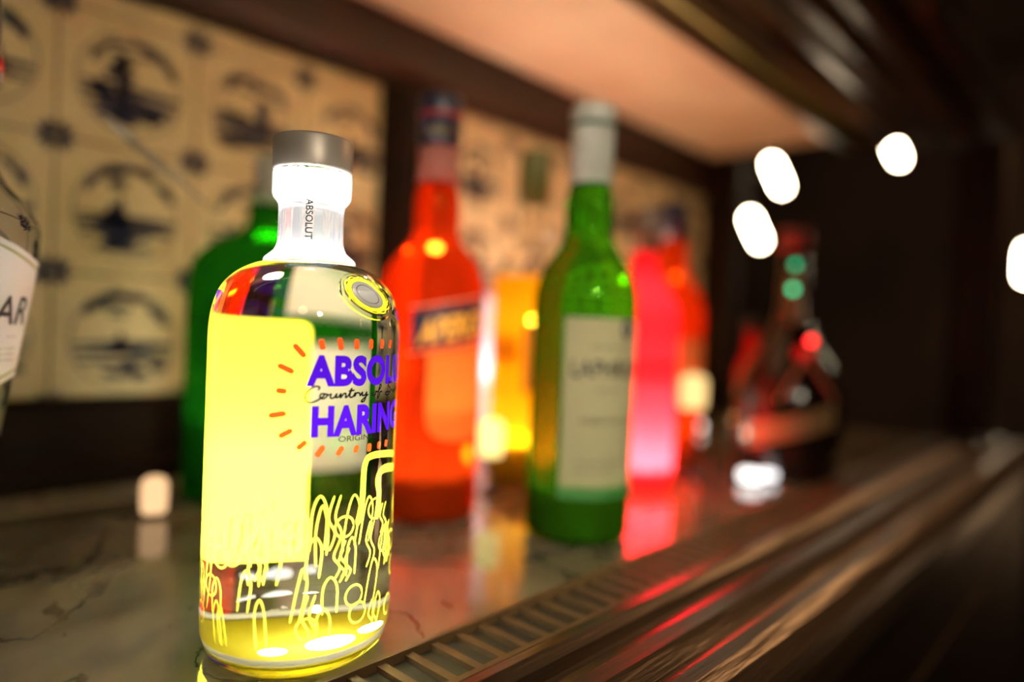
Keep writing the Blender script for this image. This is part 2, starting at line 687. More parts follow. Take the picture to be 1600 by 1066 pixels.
# wood around the tiles
bm = bmesh.new()
extrude_x(bm, [(WALL + .03, .0006), (WALL + .03, .0715), (WALL - .004, .0715), (WALL - .012, .066), (WALL - .012, .022), (WALL - .018, .016), (WALL - .018, .0006)], -.5, END)
structure(finish('baseboard_left', bm, WOOD), 'dark wooden board between marble counter and tiles')
bm = bmesh.new()
box(bm, .450, .558, WALL - .014, WALL + .03, .0718, .402)
box(bm, .462, .546, WALL - .020, WALL - .0142, .0718, .402)
structure(finish('trim_1', bm, WOOD), 'dark wooden post between the two tile bays')
bm = bmesh.new()
extrude_x(bm, [(WALL + .03, .4055), (WALL + .03, CEIL - .0005), (WALL - .012, CEIL - .0005), (WALL - .012, .455), (WALL - .022, .45), (WALL - .022, .425), (WALL - .014, .415), (WALL - .010, .4055)], -.5, END)
structure(finish('trim_2', bm, WOOD_RED), 'reddish dark wooden beam above the tiles')
bm = bmesh.new()
box(bm, -.5, END, .40, WALL + .03, CEIL, CEIL + .03)
structure(finish('ceiling', bm, CEILM), 'pale painted panel over the niche')

# front lintel of the niche, a deep moulding
bm = bmesh.new()
LP = [(.3995, .56), (.3995, CEIL - .004), (.385, CEIL - .012), (.36, CEIL - .006), (.345, .474), (.33, .474), (.322, .466), (.31, .474),
      (.285, .474), (.278, .462), (.262, .456), (.250, .464), (.243, .455), (.225, .450), (.207, .456), (.200, .448), (.186, .444), (.172, .448),
      (.166, .460), (.155, .462), (.147, .454), (.136, .454), (.130, .464), (.118, .474), (.175, .56)]
extrude_x(bm, [(.14 + (y - .115) * .26 / .2845, z) for y, z in LP], -.5, END + .06, 2)
structure(finish('trim_3', bm, LINTEL), 'moulded dark wooden lintel along the front of the niche')
bm = bmesh.new()
pr = [(.160, 0), (.195, 0), (.210, .010), (.225, .028), (.225, .06), (.160, .06)]
v0 = [bm.verts.new((END + .0 + b, a, .011)) for a, b in pr]
v1 = [bm.verts.new((END + .0 + b, a, .4435)) for a, b in pr]
for i in range(len(pr)): bm.faces.new((v0[i], v0[(i + 1) % len(pr)], v1[(i + 1) % len(pr)], v1[i]))
bm.faces.new(v0)
bm.faces.new(v1[::-1])
structure(finish('trim_4', bm, WOOD), 'dark wooden upright at the far end of the niche opening')
bm = bmesh.new()
extrude_x(bm, [(.352, CEIL - .0145), (.358, CEIL - .0145), (.358, CEIL - .0110), (.352, CEIL - .0110)], -.5, END)
structure(finish('trim_5', bm, pbr('olive_gold', (.11, .085, .02), .5, noise=(.06, .065, .02))), 'thin olive gold line along the inside of the lintel')
# dark wood panel that closes the far end next to the tiles
bm = bmesh.new()
box(bm, END + .001, END + .03, .565, WALL + .03, -.03, CEIL + .03)
structure(finish('wall_far', bm, WOOD), 'dark wooden end panel of the niche')

# counter edge: grille and moulded wooden rail
edge = thing('wooden_counter_edge', 'moulded dark wooden counter edge with a ribbed metal strip beside the marble', 'counter edge', (0, 0, 0))
bm = bmesh.new()
prof = [(.1935, -.05), (.1935, .0010), (.190, .0040), (.184, .0048), (.178, .0020), (.176, -.0030), (.172, -.0040), (.168, .0010), (.160, .0042), (.152, .0034),
        (.147, -.0020), (.1445, -.0045), (.141, -.0010), (.134, .0030), (.128, .0022), (.122, -.0020), (.116, -.0090), (.113, -.018), (.113, -.03), (.120, -.038), (.120, -.05)]
extrude_x(bm, prof, -.5, END + .08, 2)
mold = finish('rail_moulding', bm, RAIL, edge)
bm = bmesh.new()
box(bm, -.5, END, .1940, .2305, -.012, -.0022, 1)
box(bm, -.5, END, .2272, .2306, -.0035, .0022, 0)
box(bm, -.5, END, .1940, .1972, -.0035, .0014, 0)
x = -.5 + .004
while x < END:
    box(bm, x, x + .0044, .1972, .2272, -.0035, .0004, 0)
    x += .0145
gr = finish('ribbed_strip', bm, [BRONZE, SLOT], edge)
gr['label'] = 'bronze coloured strip of cross ribs'

# the room beyond
bm = bmesh.new()
box(bm, -2.5, 5.2, -3.0, 3.2, -.95, -.90)
structure(finish('floor', bm, FLOORM), 'dark floor of the bar room')
bm = bmesh.new()
box(bm, 5.2, 5.3, -3.0, 3.2, -.9, 2.0)
structure(finish('wall_end', bm, ROOM), 'dark wall far across the room')
bm = bmesh.new()
box(bm, -.5, END + .08, .121, .185, -.9, -.051)
box(bm, -.5, END + .08, .118, .1205, -.80, -.12)
structure(finish('wall_front', bm, WOOD), 'dark panelled front of the bar under the counter edge')

# ------------------------------------------------------------------ bottles
CLEAR = glass('clear_glass', (1, 1, 1), 1.37)
PRINT_Y = lit('yellow_print', (1, .93, .06), .35)
PRINT_V = lit('violet_print', (.058, .005, .52), .35)
PRINT_O = lit('orange_print', (.85, .085, .012), .35)
PRINT_K = lit('black_print', (.015, .012, .01), .3)
PRINT_G = lit('grey_print', (.22, .21, .20), .4)
FROST = lit('frosted_glass', (.95, .95, .92), .5)
RELIEF = lit('relief_edge', (.85, .78, .06), .55, glassmix=.45, gc=(1, 1, .9), ior=1.03)  # yellow light caught by the clear ridges is put into the colour
SILVER = lit('silver_disc', (.42, .40, .36), .2)
CAPM = pbr('cap_grey_metal', (.38, .33, .29), .42, metal=.35, noise=(.32, .28, .245), nscale=30, stretch=(1, 1, .05))


def fill(prof, n=6): return cr(prof, n)


def shaded_lamp(parent, r, h, size, power, col, mat=None):
    """a lamp in the foot of a bottle, set in an added cup that hides the lamp itself from the side"""
    turned('lamp_cup', [(r, .0045), (r, .0045 + h), (r - .0012, .0045 + h), (r - .0012, .0060), (0, .0060), (0, .0045), (r, .0045)], mat or BLACK, parent, 48)
    return area('base_lamp', (0, 0, .0075), (0, 0, 1), size, power, col, parent=parent)


# --- lit vodka bottle in front
A = G(463, 1000)
AR = .0402
ab = thing('vodka_bottle', 'glowing clear vodka bottle with grey cap, yellow panel and violet lettering, nearest in focus', 'bottle', (A.x, A.y, 0), face_cam(A))
body = [(0, .0035), (.010, .0030), (.024, .0010), (.030, .0002), (.0345, .0006), (.0380, .0040), (.0398, .0105), (AR, .020)] + \
       [(AR, .020 + i * .0125) for i in range(1, 10)]
body += cr([(AR, .1330), (.0399, .1410), (.0385, .1485), (.0355, .1560), (.0302, .1618), (.0240, .1655), (.0195, .1670)], 5)[1:]
body += cr([(.0195, .1670), (.0191, .1687), (.0172, .1705), (.0154, .1722), (.0144, .1742), (.0139, .177), (.0138, .189), (.0141, .1925), (.0156, .1945), (.0166, .1965), (.0167, .199), (.0167, .2065)], 3)[1:]
body += [(.0164, .2070), (0, .2070)]
turned('glass_body', body, CLEAR, ab, 128)
bm = bmesh.new()
lathe(bm, [(0, .2072), (.0164, .2072), (.0169, .2076), (.0170, .2083), (.0170, .2200), (.0167, .2208), (.0155, .2212), (0, .2212)], 96)
c = finish('cap', bm, CAPM, ab, True)
c['label'] = 'grey brushed cap'
# back panel seen through the bottle


def pan_top(a):
    t = min(abs(a - radians(180 - 2)), abs(a - radians(180 + 34))) * AR
    q = .0035
    return .1395 - (q - sqrt(max(q * q - (q - t) ** 2, 0)) if t < q else 0)


panel = sheet('yellow_panel', AR - .0012, radians(180 - 2), radians(180 + 34), .030, pan_top, PRINT_Y, ab, 90, 12)
panel['label'] = 'bright yellow painted panel on the back of the glass'
# lettering
RT_ = AR - .00025


def on_body(px, py): return hit(px, py, A, AR)


a0, z0 = on_body(478, 601)
a1, z1 = on_body(479, 555)
text_wrap('lettering', 'ABSOLUT', z1 - z0, RT_, a0, z0, PRINT_V, ab, width=radians(89) * AR, bold=.05, spacing=1.05)['label'] = 'violet word ABSOLUT'
a0, z0 = on_body(486, 681)
a1, z1 = on_body(487, 635)
text_wrap('lettering', 'HARING', z1 - z0, RT_, a0, z0, PRINT_V, ab, width=radians(70) * AR, bold=.05, spacing=1.05)['label'] = 'violet word HARING'
a0, z0 = on_body(529, 691)
text_wrap('lettering', 'ORIGINAL VODKA', .0023, RT_, a0, z0, PRINT_K, ab, width=radians(50) * AR)['label'] = 'small black words ORIGINAL VODKA'
# handwritten line
SCRIPT = [
    [(1.7, 1.9), (1.9, 2.5), (1.2, 2.6), (.3, 1.6), (.0, .4), (.5, -.5), (1.4, -.3), (2.3, .5), (2.6, 1.1), (2.1, 1.1), (2.0, .4), (2.5, .2), (3.0, .8), (2.7, 1.1), (3.3, .9),
     (3.5, 1.1), (3.4, .3), (3.9, .3), (4.3, 1.1), (4.2, .3), (4.6, .5), (4.9, 1.1), (4.8, .2), (5.3, 1.0), (5.6, 1.0), (5.6, .2), (6.1, .8), (6.5, 2.1), (6.2, .4), (6.7, .3),
     (7.1, 1.1), (7.0, .3), (7.3, 1.0), (7.8, .9), (7.9, .4), (8.3, 1.1), (8.3, .4), (8.8, .5), (9.1, 1.1), (8.7, -.7), (8.1, -.8), (8.9, .1), (9.4, .6)],
    [(6.0, 1.5), (7.0, 1.6)],
    [(10.6, 1.0), (10.1, .7), (10.3, .2), (10.9, .4), (10.9, 1.0), (11.4, .9), (12.1, 2.0), (11.8, 2.3), (11.5, .9), (11.3, -.5), (11.7, .0), (11.8, .7), (12.4, .8)],
    [(15.2, 2.3), (14.6, 2.6), (14.1, 1.9), (14.9, 1.1), (14.7, .2), (13.6, -.1), (13.3, .5), (14.6, .5), (15.6, .9), (15.8, .2), (16.3, .8), (16.4, .2), (16.9, 1.0), (17.2, .6),
     (17.7, .8), (17.5, 1.1), (17.3, .4), (17.9, .3), (18.5, 1.0), (18.1, .9), (18.2, .2), (18.8, .9), (19.3, 2.2), (18.9, .4), (19.3, .3), (19.7, .9), (19.6, 1.1), (19.5, .3), (20.2, .4),
     (20.6, 1.0), (20.5, .2), (21.0, 1.0), (21.3, .3), (21.7, .4)]]
a0, z0 = on_body(476, 630)
a1, z1 = on_body(476, 607)
bm = bmesh.new()
ku = (z1 - z0) / 2.9
kx = radians(88) * AR / 21.7
for st in SCRIPT:
    ribbon(bm, [(a0 + x * kx / AR, z0 + y * ku + ku * .6 + x * ku * .03) for x, y in cr(st, 4)], RT_ + .0001, .00034)
finish('handwriting', bm, PRINT_K, ab, True)['label'] = 'black handwritten words Country of Sweden'
# orange dashes around the lettering
DASH = [((502, 530), (505, 546)), ((531, 528), (534, 547)), ((558, 530), (558, 546)), ((581, 530), (580, 546)), ((598, 530), (597, 545)), ((611, 531), (609, 544)),
        ((459, 538), (477, 558)), ((434, 570), (459, 582)), ((431, 610), (448, 612)), ((419, 650), (447, 646)), ((435, 683), (457, 672)),
        ((464, 702), (479, 690)), ((494, 714), (506, 697)), ((527, 712), (536, 698)), ((555, 708), (559, 696)), ((577, 706), (578, 693)), ((592, 702), (593, 690)), ((603, 698), (604, 687))]
bm = bmesh.new()
for p, q in DASH:
    (aa, za), (ab_, zb) = on_body(*p), on_body(*q)
    ribbon(bm, [(aa + (ab_ - aa) * t / 6, za + (zb - za) * t / 6) for t in range(7)], RT_, .00115)
finish('orange_dashes', bm, PRINT_O, ab, True)
# raised generic line ornament around the lower half
bm = bmesh.new()
rnd = random.Random(5)
RR = AR - .0009


def rel(pts, rad=.0005, n=5):
    ribbon(bm, cr(pts, n), RR, rad)


for i in range(64):
    a = radians(-78 + i * 2.6 + rnd.uniform(-1.2, 1.2))
    z = rnd.choice((.014, .026, .040, .052)) + rnd.uniform(-.002, .002)
    h = rnd.uniform(.012, .022)
    wv = radians(rnd.uniform(2.2, 4.2))
    s = radians(rnd.uniform(-4, 4))
    k = rnd.random()
    if k < .55:      # arch
        rel([(a - wv, z), (a - wv + s, z + h * .7), (a + s, z + h), (a + wv + s, z + h * .7), (a + wv, z)])
    elif k < .8:     # wavy pair
        rel([(a, z), (a + radians(3), z + h * .3), (a - radians(1), z + h * .6), (a + radians(2), z + h)])
        rel([(a + radians(4), z), (a + radians(7), z + h * .3), (a + radians(3), z + h * .6), (a + radians(6), z + h)])
    else:            # loop
        rad = .0042
        rel([(a + rad / AR * cos(t * pi / 6), z + h * .5 + rad * sin(t * pi / 6)) for t in range(13)], n=2)
for a, zt in ((-24, .075), (-38, .068), (12, .070)):
    a = radians(a)
    rel([(a - .05, .046), (a - .06, zt - .01), (a, zt), (a + .06, zt - .01), (a + .05, .05)])
# larger frame shape under the lettering
rel([(radians(34), .060), (radians(37), .070), (radians(38), .084), (radians(44), .0875), (radians(62), .0865), (radians(72), .085)], .0015)
rel([(radians(50), .060), (radians(52), .070), (radians(50), .077), (radians(56), .0805), (radians(74), .079)], .0018)
finish('raised_ornament', bm, RELIEF, ab, True)['label'] = 'raised line ornament, caught yellow light put into its colour'
# thick base rings and neck rings that carry the light
for z, r0, t in ((.0075, .0345, .0012),):
    bm = bmesh.new()
    tube(bm, [(r0 * cos(i * pi / 32), r0 * sin(i * pi / 32), z) for i in range(64)], t, 8, True)
    finish('base_ring', bm, FROST, ab, True)
for rr, z_0, z_1 in ((.0131, .1702, .1742), (.0158, .1975, .2058)):
    bm = bmesh.new()
    lathe(bm, [(rr - .0008, z_0), (rr, z_0 + .001), (rr + .0003, (z_0 + z_1) / 2), (rr, z_1)], 64)
    finish('neck_ring', bm, FROST, ab, True)
bm = bmesh.new()
lathe(bm, [(.0184, .1674), (.0178, .1686), (.0148, .1712)], 64)
finish('neck_ring', bm, FROST, ab, True)
text_wrap('neck_lettering', 'ABSOLUT', .0030, .0132, radians(-10), .1935, PRINT_K, ab, width=.0170, bold=.01, vertical=True)['label'] = 'small grey word ABSOLUT down the neck'
# medallion on the right shoulder
med = bpy.data.objects.new('medallion', None)
COL.objects.link(med)
med.parent = ab
ma, mz = radians(38), .1530
mp = Vector(cylpt(.0366, ma, mz))
mn = Vector(cylpt(.72, ma, .69)).normalized()
med.location = mp
med.rotation_euler = mn.to_track_quat('Z', 'Y').to_euler()
med['label'] = 'round yellow and grey medallion on the shoulder'


def disc_ring(name, r0, r1, z0, z1, mat, n=72, scallop=0):
    bm = bmesh.new()
    def rad(r, i): return r * (1 + scallop * (1 if (i // 3) % 2 else -1)) if r == r1 else r
    rings = [[bm.verts.new((rad(r, i) * cos(2 * pi * i / n), rad(r, i) * sin(2 * pi * i / n), z)) for i in range(n)] for r, z in (((r0, z0), (r1, z0), (r1, z1), (r0, z1)) if z0 != z1 else ((r0, z0), (r1, z0)))]
    for k in range(4 if z0 != z1 else 1):
        a, b = rings[k], rings[(k + 1) % len(rings)]
        for i in range(n): bm.faces.new((a[i], b[i], b[(i + 1) % n], a[(i + 1) % n]))
    if z0 != z1: bmesh.ops.recalc_face_normals(bm, faces=bm.faces[:])
    return finish(name, bm, mat, med)


disc_ring('glass_rim', .0108, .0122, -.0012, .0012, glass('rim_glass', (1, 1, .9), 1.45))
disc_ring('yellow_rim', .0070, .0102, .0006, .0006, lit('medal_yellow', (1, .92, .03), .4), 72, .03)
disc_ring('grey_face', .0, .0074, .0010, .0010, lit('medal_grey', (.17, .155, .14), .4))
disc_ring('black_outline', .0050, .0053, .0013, .0013, PRINT_K)
disc_ring('black_outline', .0093, .0096, .0009, .0009, PRINT_K, 72, .03)
# lamps under the foot with discs added as glints; points added in the neck
turned('pool_plate', [(0, .0048), (.0350, .0048), (.0355, .0053), (.0350, .0058), (0, .0058)], lit('yellow_pool', (.95, .85, .10), .5), ab, 64)  # plate added for the panel's yellow reflection in the glass foot
for lx, ly, lz, lp, ls, sp in ((.012, -.021, .010, .07, .018, 180), (-.008, -.026, .010, .035, .010, 180), (.026, -.010, .010, .045, .011, 180), (.000, .002, .012, .45, .005, 140), (-.004, .014, .013, .45, .005, 140)):
    area('base_lamp', (lx, ly, lz), (lx * .8, ly * .8, .3), ls, lp, (1, .99, .93), spread=sp, parent=ab)
point('base_glow', (.006, -.010, .021), .0015, .05, (1, .99, .93), ab)
turned('neck_haze', [(.0126, .1745), (.0127, .186), (.0130, .1972)], lit('neck_haze', (.5, .5, .52), .5, glassmix=.72, gc=(1, 1, 1), ior=1.01), ab, 64)  # pale sheet added inside the clear neck to lighten it
point('neck_fill', (0, 0, .1698), .0018, .055, (1, .99, .95), ab)
point('neck_fill', (0, 0, .2025), .0018, .045, (1, .99, .95), ab)

# --- clear vodka bottle cut by the left edge of the frame
pL = EYE + ray(-78, 440) * .325
LB = (pL.x, pL.y)
lb = thing('vodka_bottle', 'clear vodka bottle with white label cut by the left edge, tapering to its foot', 'bottle', (LB[0], LB[1], 0), face_cam(LB))


def lb_r(z): return .0195 + (.0352 - .0195) * min(max((z - .07) / .102, 0), 1)


prof = [(0, .002), (.016, .0005), (.0185, .002), (.0193, .006)] + [(lb_r(z), z) for z in [.01 * i for i in range(1, 18)]]
prof += cr([(lb_r(.17), .1720), (.0350, .1800), (.0325, .1880), (.0265, .1960), (.0205, .2030), (.0165, .2130), (.0155, .2300), (.0160, .2520)], 5)[1:]
prof += [(0, .2520)]
turned('glass_body', prof, glass('vodka_glass', (.93, .93, .97), 1.18), lb, 96)
turned('cap', [(0, .2525), (.0170, .2525), (.0180, .2535), (.0180, .2640), (.0172, .2650), (.0172, .2900), (.0165, .2920), (0, .2920)],
       pbr('cap_silver', (.55, .53, .52), .35, metal=.6, noise=(.12, .11, .11), nscale=220, stretch=(1, 1, .08)), lb, 64)
turned('red_band', [(.0172, .2560), (.0185, .2560), (.0185, .2620), (.0172, .2620), (.0172, .2560)], pbr('red_band', (.5, .02, .02), .4), lb, 64)
LBL = pbr('white_label', (.80, .76, .72), .55, noise=(.77, .73, .69), nscale=40)


def wave(zc, amp):
    return lambda a: zc + amp * cos(a * 2.1)


rl = lambda z: lb_r(z) + .0004
la0, la1 = radians(-88), radians(88)
_, ztop = hit(53, 402, LB, .0345)
_, zbot = hit(14, 592, LB, .0300)
sheet('label', rl, la0, la1, wave(zbot - .004, -.0045), wave(ztop + .004, .0065), LBL, lb, 40, 16)
OLV = pbr('olive_line', (.42, .44, .12), .5)
for zc, amp in ((ztop + .004 - .0035, .0065), (zbot - .004 + .0035, -.0045)):
    f = wave(zc, amp)
    sheet('label_line', lambda z: rl(z) + .0002, la0, la1, (lambda f: lambda a: f(a) - .0006)(f), (lambda f: lambda a: f(a) + .0006)(f), OLV, lb, 40, 1, .0003)
LK = pbr('label_black', (.02, .015, .014), .5)
LR = pbr('label_red', (.45, .06, .04), .5)
ae, ze = hit(40, 507, LB, .0330)
_, zt = hit(40, 462, LB, .0335)
text_wrap('label_lettering', 'MAR', zt - ze, lambda z: rl(z) + .0004, ae - .029 / .0325, ze, LK, lb, width=.031, bold=.01, shear=.18)
_, zs = hit(10, 530, LB, .0315)
text_wrap('label_lettering', 'vodka  —', .0030, lambda z: rl(z) + .0004, ae - .028 / .031, zs, LR, lb, width=.026, shear=.3)
for i in range(3):
    _, zs = hit(10, 547 + i * 9, LB, .0310)
    text_wrap('label_lettering', 'pure grain vodka', .0012, lambda z: rl(z) + .0004, ae - .022 / .031, zs, PRINT_G, lb, width=.020)

# --- green whisky bottle with the cream label
B = G(899, 832)
bz = thing('whisky_bottle', 'green whisky bottle with cream label and grey capsule, right of the orange bottle', 'bottle', (B.x, B.y, 0), face_cam(B))
BR = .0358
prof = [(0, .004), (.020, .003), (.029, .0003), (.0335, .0010), (BR, .006), (BR, .03), (BR, .06), (BR, .09), (BR, .12), (BR, .1560)]
prof += cr([(BR, .158), (.0354, .167), (.0335, .176), (.0290, .187), (.0230, .1955), (.0180, .2040), (.0163, .212), (.0166, .222), (.0168, .2300), (.0152, .2400), (.0140, .2460), (.0138, .2880)], 5)[1:]
prof += [(0, .2880)]
GREEN = lit('green_glass', (.10, .36, .012), .6, glassmix=.72, gc=(.22, .70, .06), ior=1.3)
body_o = turned('glass_body', dense(prof), GREEN, bz, 96)
turned('capsule', [(.0146, .2440), (.0156, .2440), (.0153, .2860), (.0158, .2865), (.0160, .2960), (.0150, .2982), (0, .2984), (0, .2960), (.0130, .2955), (.0142, .2860), (.0146, .2440)],
       pbr('grey_capsule', (.42, .40, .35), .45, noise=(.34, .32, .29), nscale=60), bz, 64)
turned('green_band', [(.0154, .2830), (.0161, .2830), (.0161, .2862), (.0154, .2862), (.0154, .2830)], pbr('dark_green', (.02, .08, .03), .5), bz, 64)
CREAM = lit('cream_paper', (.30, .27, .17), .3)
bh = lambda px, py: hit(px, py, B, BR)
al, zl = bh(884, 495)
_, zb = bh(872, 760)
punch(body_o, .03, al + .02, al + radians(150) - .02, zb + .003, zl - .003)
lab = sheet('label', BR + .0005, al, al + radians(150), zb, zl, CREAM, bz, 40, 8)
lab2 = sheet('label_band', BR + .0006, al - .02, al + radians(150), zb - .0075, zb - .0002, pbr('label_green', (.03, .16, .03), .5), bz, 40, 2)
lab2['label'] = 'green band along the bottom of the label'
at, zt = bh(892, 588)
_, zt2 = bh(892, 560)
text_wrap('label_lettering', 'LAPHROAIG', zt2 - zt, BR + .0009, at, zt, LK, bz, width=.068, bold=.02)
for (px, py, hh, s, wd) in ((925, 545, .0022, 'SINGLE ISLAY MALT SCOTCH WHISKY', .040), (930, 612, .0018, 'SCOTCH WHISKY', .020), (905, 662, .0036, 'AGED 10 YEARS', .045), (900, 725, .0020, 'DISTILLED AND BOTTLED IN SCOTLAND', .045), (896, 738, .0020, 'ISLE OF ISLAY', .030)):
    at, zt = bh(px, py)
    text_wrap('label_lettering', s, hh, BR + .0009, at, zt, LK, bz, width=wd)
bm = bmesh.new()
ac, zc = bh(978, 515)
blobv = [cylpt(BR + .0009, ac + .0035 / BR * cos(t * pi / 8), zc + .0055 * sin(t * pi / 8)) for t in range(16)]
tube(bm, blobv, .0009, 5, True)
tube(bm, blobv[::2], .0017, 5, True)
finish('label_crest', bm, LK, bz)
shaded_lamp(bz, .030, .024, .016, .045, (.8, 1, .55))

# --- orange aperitif bottle
O_ = G(664, 800)
ob = thing('aperitif_bottle', 'glowing orange aperitif bottle with navy label and cap, right of the lit vodka bottle', 'bottle', (O_.x, O_.y, 0), face_cam(O_))
OR_ = .0378
prof = [(0, .004), (.022, .003), (.031, .0004), (.0355, .0015), (OR_, .007), (OR_, .04), (OR_, .08), (OR_, .12), (OR_, .1630)]
prof += cr([(OR_, .165), (.0370, .175), (.0335, .186), (.0270, .1955), (.0205, .2030), (.0175, .2090), (.0168, .2160), (.0172, .2240), (.0168, .2360), (.0150, .2440), (.0142, .2520), (.0140, .2900)], 5)[1:]
prof += [(0, .2900)]
ORANGE = lit('orange_liqueur', (1, .085, .008), .6, glassmix=.72, gc=(1, .20, .03), ior=1.3)
body_o = turned('glass_body', dense(prof), ORANGE, ob, 96)
NAVY = pbr('navy', (.010, .012, .035), .35, noise=(.02, .02, .05))
turned('neck_foil', [(.0146, .2480), (.0158, .2480), (.0154, .2740), (.0146, .2740), (.0146, .2480)], lit('pale_foil', (.55, .22, .18), .5), ob, 64)
turned('cap', [(.0146, .2745), (.0160, .2745), (.0160, .3110), (.0154, .3125), (0, .3125), (0, .2925), (.0146, .2925), (.0146, .2745)], NAVY, ob, 64)
turned('red_band', [(.0160, .2960), (.0166, .2960), (.0166, .2990), (.0160, .2990), (.0160, .2960)], pbr('cap_red', (.35, .02, .02), .4), ob, 64)
oh = lambda px, py: hit(px, py, O_, OR_)
text_wrap('cap_lettering', 'APEROL', .0070, .0166, radians(-38), .2810, pbr('cap_yellow', (.30, .22, .02), .5), ob, width=.022)
aL, zT = oh(645, 488)
_, zB = oh(645, 545)
bnd = sheet('label_band', OR_ + .0005, aL, aL + radians(128), lambda a: zB + (a - aL) * .0075, lambda a: zT + (a - aL) * .0075, NAVY, ob, 36, 6)
bnd['label'] = 'navy band slanting across the front'
tx, zt = oh(652, 538)
text_wrap('label_lettering', 'APEROL', .0170, OR_ + .0010, tx, zt, pbr('orange_letters', (1, .42, .03), .5, noise=(.95, .38, .03)), ob, width=.056, bold=.03, slope=.19, shear=.25)
for dz in (.0035, -.0035):
    zz = zT if dz > 0 else zB
    sheet('label_line', OR_ + .0004, aL - .05, aL + radians(132), (lambda zz, dz: lambda a: zz + dz - .0009 + (a - aL) * .0075)(zz, dz), (lambda zz, dz: lambda a: zz + dz + .0009 + (a - aL) * .0075)(zz, dz), lit('pale_line', (.8, .35, .2), .5), ob, 36, 1)
a2, z2 = oh(668, 556)
_, z3 = oh(668, 690)
a3 = a2 + radians(82)


def lbot(a):
    t = (a - (a2 + a3) / 2) / ((a3 - a2) / 2)
    return z3 + .016 * (1 - sqrt(max(1 - abs(t) ** 3, 0)))


punch(body_o, .03, a2 + .03, a3 - .03, z3 + .018, z2 - .002)
sheet('label', OR_ + .0004, a2, a3, lbot, lambda a: z2 + (a - aL) * .006, lit('apricot_paper', (.95, .27, .05), .5), ob, 30, 10)['label'] = 'apricot coloured lower label with rounded foot'
shaded_lamp(ob, .031, .022, .018, .22, (1, .75, .45))
point('neck_glow', (0, 0, .195), .004, .018, (1, .75, .25), ob)

# --- red bottle
R_ = G(992, 752)
rb = thing('liqueur_bottle', 'glowing red bottle half hidden behind the green whisky bottle', 'bottle', (R_.x, R_.y, 0), face_cam(R_))
RR_ = .0345
prof = [(0, .004), (.020, .003), (.028, .0004), (.0325, .0015), (RR_, .007), (RR_, .05), (RR_, .10), (RR_, .1500)]
prof += cr([(RR_, .152), (.0335, .163), (.0290, .176), (.0210, .188), (.0155, .198), (.0130, .208), (.0128, .2180), (.0128, .2360)], 5)[1:] + [(0, .2360)]
RED = lit('red_liqueur', (1, .035, .055), .6, glassmix=.12, gc=(1, .05, .05), ior=1.3)
body_o = turned('glass_body', dense(prof), RED, rb, 80)
turned('cap', [(.0132, .2200), (.0145, .2200), (.0145, .2590), (.0138, .2600), (0, .2600), (0, .2370), (.0132, .2370), (.0132, .2200)], pbr('brown_cap', (.16, .10, .07), .45), rb, 48)
punch(body_o, .03, radians(-58), radians(73), .102, .114)
sheet('label', RR_ + .0004, radians(-60), radians(75), .098, .118, lit('red_label', (.9, .02, .03), .5), rb, 24, 4)['label'] = 'darker red label'
shaded_lamp(rb, .030, .010, .024, 1.15, (1, .76, .68), FROST)

# --- amber bottle behind it
M_ = G(1036, 716)
mb = thing('liqueur_bottle', 'amber bottle with navy cap and tan label behind the glowing red bottle', 'bottle', (M_.x, M_.y, 0), face_cam(M_))
MR = .0385
prof = [(0, .004), (.022, .003), (.031, .0004), (.036, .0015), (MR, .007), (MR, .06), (MR, .12), (MR, .158)]
prof += cr([(MR, .160), (.0375, .172), (.0330, .187), (.0250, .199), (.0190, .209), (.0168, .220), (.0160, .236), (.0140, .247), (.0135, .275)], 5)[1:] + [(0, .275)]
body_o = turned('glass_body', dense(prof), lit('amber_liqueur', (.9, .11, .008), .6, glassmix=.4, gc=(.95, .22, .03), ior=1.3), mb, 80)
turned('cap', [(.0142, .2500), (.0155, .2500), (.0155, .2900), (.0148, .2915), (0, .2915), (0, .2760), (.0142, .2760), (.0142, .2500)], NAVY, mb, 48)
punch(body_o, .03, radians(-48), radians(80), .074, .134)
sheet('label', MR + .0004, radians(-50), radians(82), .070, .138, lit('tan_paper', (.50, .24, .07), .4), mb, 24, 6)
shaded_lamp(mb, .031, .018, .018, .10, (1, .6, .3))
point('neck_glow', (.004, -.006, .205), .003, .006, (1, .55, .2), mb)

# --- yellow bottle
Y_ = G(816, 748)
yb = thing('liqueur_bottle', 'clear bottle of yellow liqueur with olive green cap, between the orange and the green bottle', 'bottle', (Y_.x, Y_.y, 0), face_cam(Y_))
YR = .0345
prof = [(0, .004), (.020, .003), (.029, .0004), (.0335, .0015), (YR, .006), (YR, .05), (YR, .10), (YR, .15), (YR, .190)]
prof_l = prof + [(0, .190)]
body_o = turned('liqueur', dense(prof_l), lit('yellow_liqueur', (.93, .52, .012), .6, glassmix=.25, gc=(1, .8, .05), ior=1.3), yb, 80)
THIN = glass('thin_glass', (.96, .95, .93), 1.05)
turned('glass_neck', cr([(YR, .1905), (.0335, .199), (.0270, .209), (.0180, .217), (.0140, .226), (.0130, .24), (.0130, .262)], 5) + [(.0118, .262), (.0118, .24), (.0165, .217), (.0325, .1905), (YR, .1905)], THIN, yb, 64)
turned('cap', [(.0131, .2590), (.0150, .2590), (.0150, .3050), (.0142, .3075), (0, .3075), (0, .2640), (.0131, .2640), (.0131, .2590)], pbr('olive_cap', (.11, .115, .02), .5, noise=(.09, .09, .02)), yb, 48)
punch(body_o, .03, radians(-3), radians(76), .089, .144)
sheet('label', YR + .0005, radians(-5), radians(78), .085, .148, lit('brown_paper', (.42, .17, .05), .4), yb, 20, 4)['label'] = 'brown label'
sheet('label', YR + .0004, radians(-70), radians(-12), .11, .135, lit('ochre_paper', (.70, .40, .03), .4), yb, 20, 4)['label'] = 'ochre label'
